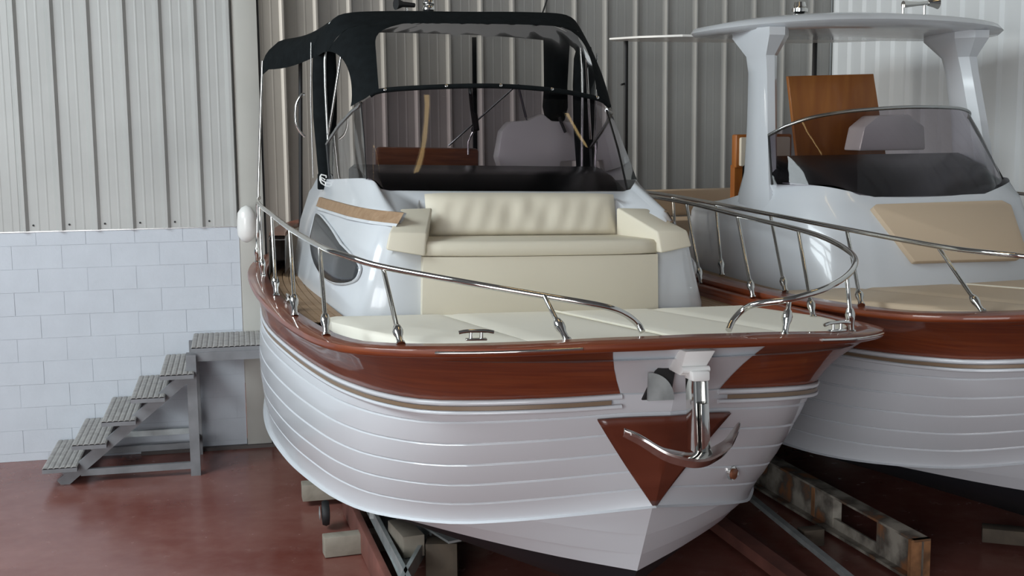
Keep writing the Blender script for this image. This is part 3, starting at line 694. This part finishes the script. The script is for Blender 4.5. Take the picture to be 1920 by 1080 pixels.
for i, p in enumerate(ctr):
    t = i / (N_ - 1); wv = .05 * math.sin(math.pi * min(1, max(0, t))) ** .5 + .006
    rows.append([p + Vector((0, -wv * .6, .012)), p + Vector((0, 0, .022)), p + Vector((0, wv, .016 + wv * .2)), p + Vector((0, wv * .9, -.012)), p + Vector((0, .02, -.030 - .02 * math.sin(math.pi * t))), p + Vector((0, -wv * .6, -.002))])
loft('fluke', rows, CHROME, AN, close=True, caprows=True, ang=40)
slab('underside_shadow', [(-.12, -.20, 1.125), (.03, -.20, 1.125), (.02, -.17, 1.10), (-.06, -.16, 1.085)], (0, .10, .0), RUBBER, AN, .006)  # black slab stands in for the fluke's dark underside and shadow
fl = empty('hull_drain', B1)
dp = topside_at(.60, .72, .03)
lathe('drain_flange', [(.045, 0), (.045, .02), (.03, .025), (.02, .01)], dp + Vector((-.01, .02, 0)), (.5, -.85, 0), CHROME, fl, 12)
lathe('drain_plug', [(.034, 0), (.034, .03), (.01, .034)], dp + Vector((-.015, .01, 0)), (.5, -.85, 0), MAHOG2, fl, 12)
# fender
fd = lathe('fender', [(.01, 0), (.05, .02), (.085, .07), (.09, .14), (.09, .22), (.085, .29), (.05, .34), (.01, .36)], (-1.80, 6.25, 1.74), (0, 0, 1), GEL2, None, 16)
fd.matrix_world = B1.matrix_world.copy(); tag(fd, 'cream fender hanging at the aft end of the near boat rail', 'fender')

# ================================================================== boat two
B2 = boat_frame('motorboat', 4.47, 7.69, 16.7, 0.0)
tag(B2, 'white lapstrake motorboat with white hard top on pillars, behind at the right', 'boat', 'two cabin boats on cradles')
hull(B2); gunwale(B2); deck(B2, True, 2.95, ((-1.62, -.85), (-.85, .0), (.0, .85), (.85, 1.62)), TANV)
RL2 = empty('bow_rail', B2)
r2 = [(-.25, .22, 1.78), (-.32, .24, 1.88), (-.55, .2, 1.95), (-.95, .25, 2.03), (-1.237, .301, 2.06), (-1.411, .693, 2.07), (-1.46, 1.2, 2.085), (-1.56, 1.78, 2.12), (-1.64, 2.72, 2.165), (-1.66, 3.65, 2.195), (-1.60, 4.75, 2.21), (-1.55, 5.7, 2.21)]
tube('rail_tube', cr(r2, 6), .018, CHROME, RL2, 12); tube('rail_tube', cr([(-x, y, z) for x, y, z in r2], 6), .018, CHROME, RL2, 12)
for b_, t in (((-1.397, .458, 1.69), (-1.41, .93, 2.07)), ((-1.80, 1.21, 1.65), (-1.56, 1.80, 2.11)), ((-1.80, 2.25, 1.61), (-1.64, 2.80, 2.16)), ((-1.74, 3.45, 1.60), (-1.66, 3.75, 2.19)), ((-1.68, 4.5, 1.60), (-1.60, 4.80, 2.2)), ((-1.60, 5.6, 1.60), (-1.56, 5.6, 2.2)), ((-.6, .12, 1.75), (-.62, .2, 1.95))):
    stanchion(RL2, b_, t); stanchion(RL2, (-b_[0], b_[1], b_[2]), (-t[0], t[1], t[2]))
c2 = empty('cabin', B2)
foot = [(0, 2.55, 1.44), (.7, 2.6, 1.44), (1.05, 2.8, 1.44), (1.28, 3.3, 1.44), (1.36, 4.2, 1.44), (1.36, 5.0, 1.44)]
low = [(0, 2.58, 1.60), (.7, 2.62, 1.60), (1.04, 2.82, 1.60), (1.27, 3.3, 1.60), (1.35, 4.2, 1.60), (1.35, 5.0, 1.60)]
mid = [(0, 2.72, 1.95), (.68, 2.76, 1.95), (1.0, 2.95, 1.97), (1.22, 3.4, 2.0), (1.31, 4.2, 2.05), (1.31, 5.0, 2.05)]
top = [(0, 2.88, 2.20), (.66, 2.90, 2.20), (.96, 3.05, 2.22), (1.17, 3.45, 2.24), (1.27, 4.2, 2.14), (1.27, 5.0, 2.12)]
wb2 = [(0, 2.98, 2.265), (.55, 3.0, 2.268), (.80, 3.08, 2.33), (.98, 3.22, 2.365), (1.17, 3.6, 2.37), (1.2, 4.3, 2.2)]
loft('cabin_shell', [around(h_, 1) for h_ in (foot, low, mid, top, wb2)], GEL, c2, ang=50)
# slanted cushion on the cabin front
nn = 10
def cu(x, t, o):
    tb = min(1, t); y = 2.60 + .30 * t - o; z = 1.68 + .52 * t
    return Vector((x, y, z))
pol = [(-.42, .05), (.60, .02), (.70, .12), (.70, .9), (.62, .985), (-.62, .985), (-.67, .93)]
slab('backrest_cushion', [Vector((x, 2.635 + .29 * t - .01, 1.70 + .50 * t)) for x, t in pol], (0, -.055, .03), TANV, c2, .012)
w2 = empty('windscreen', B2)
bfr = [(-1.22, 3.55, 2.365), (-1.05, 3.28, 2.372), (-.88, 3.12, 2.365), (-.74, 3.05, 2.315), (-.6, 3.01, 2.272), (0, 2.97, 2.262), (.62, 3.03, 2.262), (.82, 3.15, 2.275), (.95, 3.27, 2.335), (1.05, 3.40, 2.37)]
tfr = [(-1.17, 3.72, 2.79), (-1.08, 3.58, 2.87), (-.92, 3.48, 2.935), (-.75, 3.42, 2.97), (-.5, 3.38, 3.0), (0, 3.36, 3.025), (.5, 3.44, 3.02), (.72, 3.54, 3.0), (.84, 3.63, 2.97), (.90, 3.72, 2.93)]
bf, tf = resample(cr(bfr, 6), 40), resample(cr(tfr, 6), 40)
loft('front_glass', [[bf[i].lerp(tf[i], k / 5) - Vector((0, .025 * math.sin(math.pi * k / 5), 0)) for i in range(40)] for k in range(6)], TINT, w2)
tube('top_rail', tf, .016, STEELD, w2, 10)
tube('side_post', [bf[-1], tf[-1]], .010, RUBBER, w2, 8); tube('side_post', [bf[0], tf[0]], .010, RUBBER, w2, 8)
dv = [Vector((p.x * .98, p.y + .02, p.z)) for p in bf]
loft('dashboard', [dv, [Vector((p.x * .95, max(p.y + .15, 3.5), 2.48)) for p in dv], [Vector((p.x * .98, 4.0, 2.60)) for p in dv], [Vector((p.x * .98, 4.2, 2.5)) for p in dv], [Vector((p.x, 4.2, 1.9)) for p in dv]], BLACK, c2)
# hard top
ht = empty('hard_top', B2)
def superel(rx, y0, y1, z, n=40, e=2.6):
    cy, ry = (y0 + y1) / 2, (y1 - y0) / 2; o = []
    for k in range(n):
        a = 2 * math.pi * k / n; c_, s_ = math.cos(a), math.sin(a)
        o.append(Vector((rx * math.copysign(abs(c_) ** (2 / e), c_), cy + ry * math.copysign(abs(s_) ** (2 / e), s_), z)))
    return o
def crown(r_, k): return [Vector((p.x * (.88 if p.x < 0 else 1), p.y, p.z + k * (1 - (p.x / 1.62) ** 2))) for p in r_]
loft('roof_panel', [crown(superel(1.42, 3.85, 5.25, 3.70), .04), crown(superel(1.60, 3.66, 5.4, 3.715), .05), crown(superel(1.635, 3.62, 5.44, 3.75), .06), crown(superel(1.60, 3.66, 5.4, 3.79), .07), crown(superel(1.2, 4.0, 5.1, 3.82), .08)], GEL, ht, close=True, caprows=True, ang=50)
for s in (-1, 1):
    def sec(cx, cy, z, rx, ry): return [Vector((s * (cx + rx * a), cy + ry * b_, z)) for a, b_ in ((-1, -.6), (-.3, -1), (.6, -1), (1, -.4), (1, .6), (.5, 1), (-.6, 1), (-1, .5))]
    loft('pillar', [sec(1.14, 3.95, 2.05, .13, .42), sec(1.15, 3.93, 2.2, .10, .32), sec(1.13, 3.93, 2.45, .085, .24), sec(1.10, 3.98, 2.9, .085, .20), sec(1.06, 4.06, 3.35, .085, .18), sec(1.05, 4.1, 3.5, .095, .19), sec(1.04, 4.15, 3.67, .17, .36), sec(1.04, 4.15, 3.74, .17, .36)], GEL, ht, close=True, caprows=True, ang=30)
aw = empty('aft_awning', ht)
q = [Vector((-1.42, 5.0, 3.735)), Vector((-1.46, 6.0, 3.79)), Vector((-1.40, 7.0, 3.84)), Vector((-1.25, 7.25, 3.84)), Vector((1.25, 7.25, 3.84)), Vector((1.40, 7.0, 3.84)), Vector((1.46, 6.0, 3.79)), Vector((1.42, 5.0, 3.735))]
slab('awning_panel', q, (0, 0, .02), GEL2, aw)
for s in (-1, 1):
    tube('awning_pole', [(s * 1.2, 7.0, 3.83), (s * 1.2, 7.0, 1.6)], .028, RUBBER, aw, 8)
    tube('pole_hook', [(s * 1.2, 7.0, 3.36), (s * 1.2 - .07, 6.97, 3.34)], .012, RUBBER, aw, 6)
nl = empty('anchor_light', ht)
lathe('lamp_foot', [(.055, 0), (.06, .03), (.04, .05)], (-.50, 4.4, 3.87), (0, 0, 1), RUBBER, nl, 14)
lathe('lamp_dome', [(.05, .05), (.075, .06), (.075, .09), (.05, .10), (.06, .11), (.05, .15)], (-.50, 4.4, 3.87), (0, 0, 1), CHROME, nl, 14)
h2 = empty('horn', ht)
tube('horn_body', [(.62, 4.4, 4.02), (.80, 4.4, 4.03), (.9, 4.4, 4.04)], [.035, .02, .022], CHROME, h2, 12)
lathe('horn_bell', [(.03, 0), (.045, .06), (.06, .10)], (.9, 4.4, 4.04), (1, -.1, 0), CHROME, h2, 14)
for x in (.62, .86): tube('horn_bracket', [(x, 4.4, 3.86), (x, 4.4, 4.02)], .013, CHROME, h2, 8)
pn = hexa('wooden_panel', [Vector(p) for p in ((-.12, 4.98, 2.3), (.92, 4.98, 2.3), (.92, 5.03, 2.3), (-.12, 5.03, 2.3), (-.27, 5.0, 3.36), (.705, 5.0, 3.385), (.705, 5.05, 3.385), (-.27, 5.05, 3.36))], ORANGEWOOD, None, .006)
pn.matrix_world = B2.matrix_world.copy(); tag(pn, 'upright varnished cherry wood panel standing behind the windscreen under the hard top', 'panel')
s2 = empty('helm_seat', B2)
box('seat_post', (-.36, 5.95, 1.6), (-.16, 6.05, 2.45), ORANGEWOOD, s2)
box('seat_back', (-.37, 5.9, 2.42), (.3, 6.02, 2.78), ORANGEWOOD, s2, .02); box('back_cushion', (-.345, 5.84, 2.44), (.25, 5.9, 2.75), BEIGE, s2, .02)
slab('console_seat', [(.25, 4.5, 2.62), (1.0, 4.5, 2.62), (.98, 4.5, 2.85), (.8, 4.5, 2.97), (.45, 4.5, 2.96), (.3, 4.5, 2.85)], (0, .3, 0), GEL2, s2, .02)
cm2 = empty('cockpit_coaming', B2)
for s in (-1, 1):
    aa = [p for p in resample(SHc, 60) if 5.0 < p.y < 7.9]
    o1, o2 = inset(aa, .16), inset(aa, .30)
    loft('coaming_side', [[Vector((p.x * s, p.y, z)) for p in q_] for q_, z in ((o1, 1.5), (o1, 1.86), (o2, 1.86), (o2, 1.5))], GEL2, cm2, smooth=False)
    loft('coaming_cap', [[Vector((p.x * s, p.y, z)) for p in q_] for q_, z in ((o1, 1.862), (o1, 1.90), (o2, 1.90), (o2, 1.862))], MAHOG, cm2, smooth=False)
box('aft_seat', (-1.1, 6.2, 1.48), (1.1, 6.7, 1.86), TANV, cm2, .03)
box('aft_seat_back', (-1.1, 6.7, 1.86), (.2, 6.85, 2.16), TANV, cm2, .04)

# ================================================================== stairs
SX = empty('metal_stairs', loc=(-4.52, 10.5, 0), rz=TH); tag(SX, 'grey steel boarding stairs with ribbed treads against the block wall', 'stairs')
def tread(x0, x1, d0, d1, z, par=None):
    """ribbed plate tread: local y = -d"""
    g = empty('tread', SX); 
    box('tread_frame', (x0, -d1, z - .045), (x1, -d0, z - .012), STAIRM, g)
    n = max(4, int(round((x1 - x0) / .045))); wdt = (x1 - x0) / n; prof = []
    for k in range(n):
        xa = x0 + k * wdt; prof += [(xa, z - .006), (xa + wdt * .25, z), (xa + wdt * .75, z), (xa + wdt, z - .006)]
    rows = [[(x, -d1, zz) for x, zz in prof], [(x, -d0, zz) for x, zz in prof]]
    thick(loft('tread_sheet', rows, TREADM, g, smooth=False), .003, -1)
    return g
for k in range(5): tread(.50 + .238 * k, .77 + .238 * k, .03, .97, .18 * (k + 1))
tread(1.70, 2.28, .03, .76, 1.08)
for d in (.14, .82):
    p = Vector((.62, -d, 0)); q = Vector((1.72, -d, .90))
    beam('stringer', p + Vector((0, 0, .0)), q, .05, .09, STAIRM, SX, upv=(0, 0, 1))
    box('post', (1.66, -d - .03, 0), (1.74, -d + .03, 1.03), STAIRM, SX)
    box('foot_rail', (.78, -d - .02, .06), (1.68, -d + .02, .115), STAIRM, SX)
    box('platform_rail', (1.66, -d + (.05 if d > .5 else -.02), .96), (2.28, -d + (.09 if d > .5 else .02), 1.035), STAIRM, SX)
box('cross_rail', (.78, -.82, .30), (.82, -.14, .34), STAIRM, SX)
box('cross_rail', (1.68, -.82, .14), (1.72, -.14, .19), STAIRM, SX)
box('low_brace', (.85, -.17, .20), (1.68, -.13, .25), GALV, SX)
for k in range(5):
    zz = .18 * (k + 1) - .045; xa = .60 + .238 * k
    for d in (.14, .82): slab('bracket', [(xa, -d - .02, zz), (xa + .10, -d - .02, zz), (xa + .10, -d - .02, zz - .06), (xa + .06, -d - .02, zz - .07)], (0, .04, 0), STAIRM, SX)

# ================================================================== trailers, cradles and timbers
TR = empty('boat_trailer'); tag(TR, 'galvanised steel trailer frame under the nearest boat', 'trailer')
beam('rail', (-1.33, 9.5, .24), (-.62, 6.9, .24), .025, .10, GALV, TR)
beam('rail', (-.53, 7.95, .24), (-.66, 6.9, .24), .025, .10, GALV, TR)
slab('deck_plate', [(-1.18, 9.0, .2), (-.80, 8.8, .2), (-.55, 7.85, .2), (-.66, 7.0, .2), (-.66, 6.95, .2)], (0, 0, .01), GALV, TR)
beam('cross_bar', (-.97, 8.10, .27), (-.86, 8.50, .27), .04, .05, GALV, TR)
beam('prop', (-.80, 8.1, .34), (-.37, 7.38, .33), .09, .015, GALV, TR)
slab('prop_web', [(-.80, 8.05, .21), (-.80, 8.05, .34), (-.55, 7.68, .33), (-.55, 7.68, .21)], (.015, 0, 0), GALV, TR)
wh = empty('jockey_wheel', TR)
lathe('tyre', [(.04, 0), (.085, .005), (.095, .03), (.085, .055), (.04, .06)], (-1.40, 8.62, .12), (1, .2, 0), RUBBER, wh, 18)
lathe('hub', [(.0, -.01), (.05, -.005), (.05, .0)], (-1.41, 8.62, .12), (1, .2, 0), GALV, wh, 12)
def timber(name, p, q, w_, h_, mat, label, cat='beam', group=None):
    o = beam(name, p, q, w_, h_, mat, None, (0, 0, 1) if p[2] == q[2] else (0, 1, 0)); bevel(o, .006); tag(o, label, cat, group); return o
timber('timber_beam', (-1.64, 9.20, .11), (-.2, 9.55, .11), .14, .13, TIMBER, 'weathered timber beam, the rearmost sticking out under the near hull')
timber('timber_beam', (-1.30, 8.05, .075), (-.2, 8.40, .075), .11, .14, TIMBER, 'grey square timber beam lying on the floor before the trailer frame')
timber('timber_block', (-.76, 7.76, .285), (-.63, 7.42, .285), .14, .14, TIMBER, 'short timber block lying on the trailer plate', 'block')
timber('red_beam', (-1.28, 9.0, .11), (-.76, 7.1, .11), .045, .20, REDBEAM, 'long brown-red board on edge along the left side of the trailer')
timber('red_plank', (-1.0, 7.12, .03), (-.72, 7.13, .03), .12, .06, MAHOG2, 'short red-brown plank on the floor at the lower frame edge', 'plank')
po = timber('support_post', (-.46, 7.50, 0), (-.46, 7.50, .30), .20, .16, DARKTIMBER, 'dark stout wooden post under the bow of the near boat', 'post')
CD = empty('steel_cradle'); tag(CD, 'rusty riveted steel cradle beam under the second boat', 'cradle')
p0, p1 = Vector((2.35, 10.6, 0)), Vector((2.62, 7.45, 0))
p0, p1 = Vector((1.98, 9.6, 0)), Vector((2.60, 7.43, 0))
d = (p1 - p0).normalized(); nrm = Vector((d.y, -d.x, 0))
def cbox(name, t0, t1, o0, o1, z0, z1, mat):
    a = p0.lerp(p1, t0); b_ = p0.lerp(p1, t1)
    v = [a + nrm * o0, b_ + nrm * o0, b_ + nrm * o1, a + nrm * o1]
    return mesh(name, [x + Vector((0, 0, z0)) for x in v] + [x + Vector((0, 0, z1)) for x in v], BOXF, mat, CD)
cbox('top_flange', -.3, 1.0, -.02, .10, .285, .30, RUST); cbox('bottom_flange', -.3, 1.0, -.03, .10, .02, .04, RUST)
cbox('web', -.3, .40, .03, .045, .04, .285, RUST); cbox('web', .40, .52, .03, .045, .04, .285, RUST); cbox('web', .78, 1.0, .03, .045, .04, .285, RUST)
cbox('web_low', .52, .78, .03, .045, .04, .11, RUST)
cbox('end_plate', .985, 1.0, -.02, .12, .0, .30, RUSTO)
cbox('stiffener', .40, .42, -.05, .05, .04, .285, RUSTO); cbox('stiffener', .52, .535, -.02, .05, .04, .285, RUST); cbox('stiffener', .78, .80, -.02, .05, .04, .285, RUST)
v = [p0.lerp(p1, .33), p0.lerp(p1, .41)]
beam('gusset', v[0] + nrm * -.10 + Vector((0, 0, .06)), v[1] + nrm * .02 + Vector((0, 0, .27)), .10, .03, RUST, CD)
beam('gusset', p0.lerp(p1, .86) + nrm * -.06 + Vector((0, 0, .04)), p0.lerp(p1, .97) + nrm * .0 + Vector((0, 0, .24)), .06, .03, RUST, CD)
bb = beam('steel_bar', (1.60, 9.9, .12), (2.12, 6.9, .12), .045, .035, GALV); tag(bb, 'long pale steel bar lying beside the rusty cradle', 'bar')
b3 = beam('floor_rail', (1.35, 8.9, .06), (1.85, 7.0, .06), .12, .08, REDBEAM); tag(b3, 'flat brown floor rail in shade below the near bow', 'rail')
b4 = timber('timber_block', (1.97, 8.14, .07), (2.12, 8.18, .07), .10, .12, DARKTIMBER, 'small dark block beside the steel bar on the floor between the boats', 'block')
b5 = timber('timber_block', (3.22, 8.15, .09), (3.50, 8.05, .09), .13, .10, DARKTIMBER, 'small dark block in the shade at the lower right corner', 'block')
KB = empty('keel_support'); tag(KB, 'low keel stand coloured black as shade under the second boat', 'stand')
for y in (8.6, 10.4):
    box('stand_beam', (3.3, y + 1.2, 0), (4.4, y + 1.34, .09), ANTIF, KB)  # black colour stands in for the deep shade under the hull
K1 = empty('keel_support'); tag(K1, 'low keel stand coloured black as shade under the near boat', 'stand')
for y in (7.6, 9.4):
    box('stand_beam', (-.1, y + 1.0, 0), (.9, y + 1.14, .09), ANTIF, K1)  # black here too, in place of shade below the keel
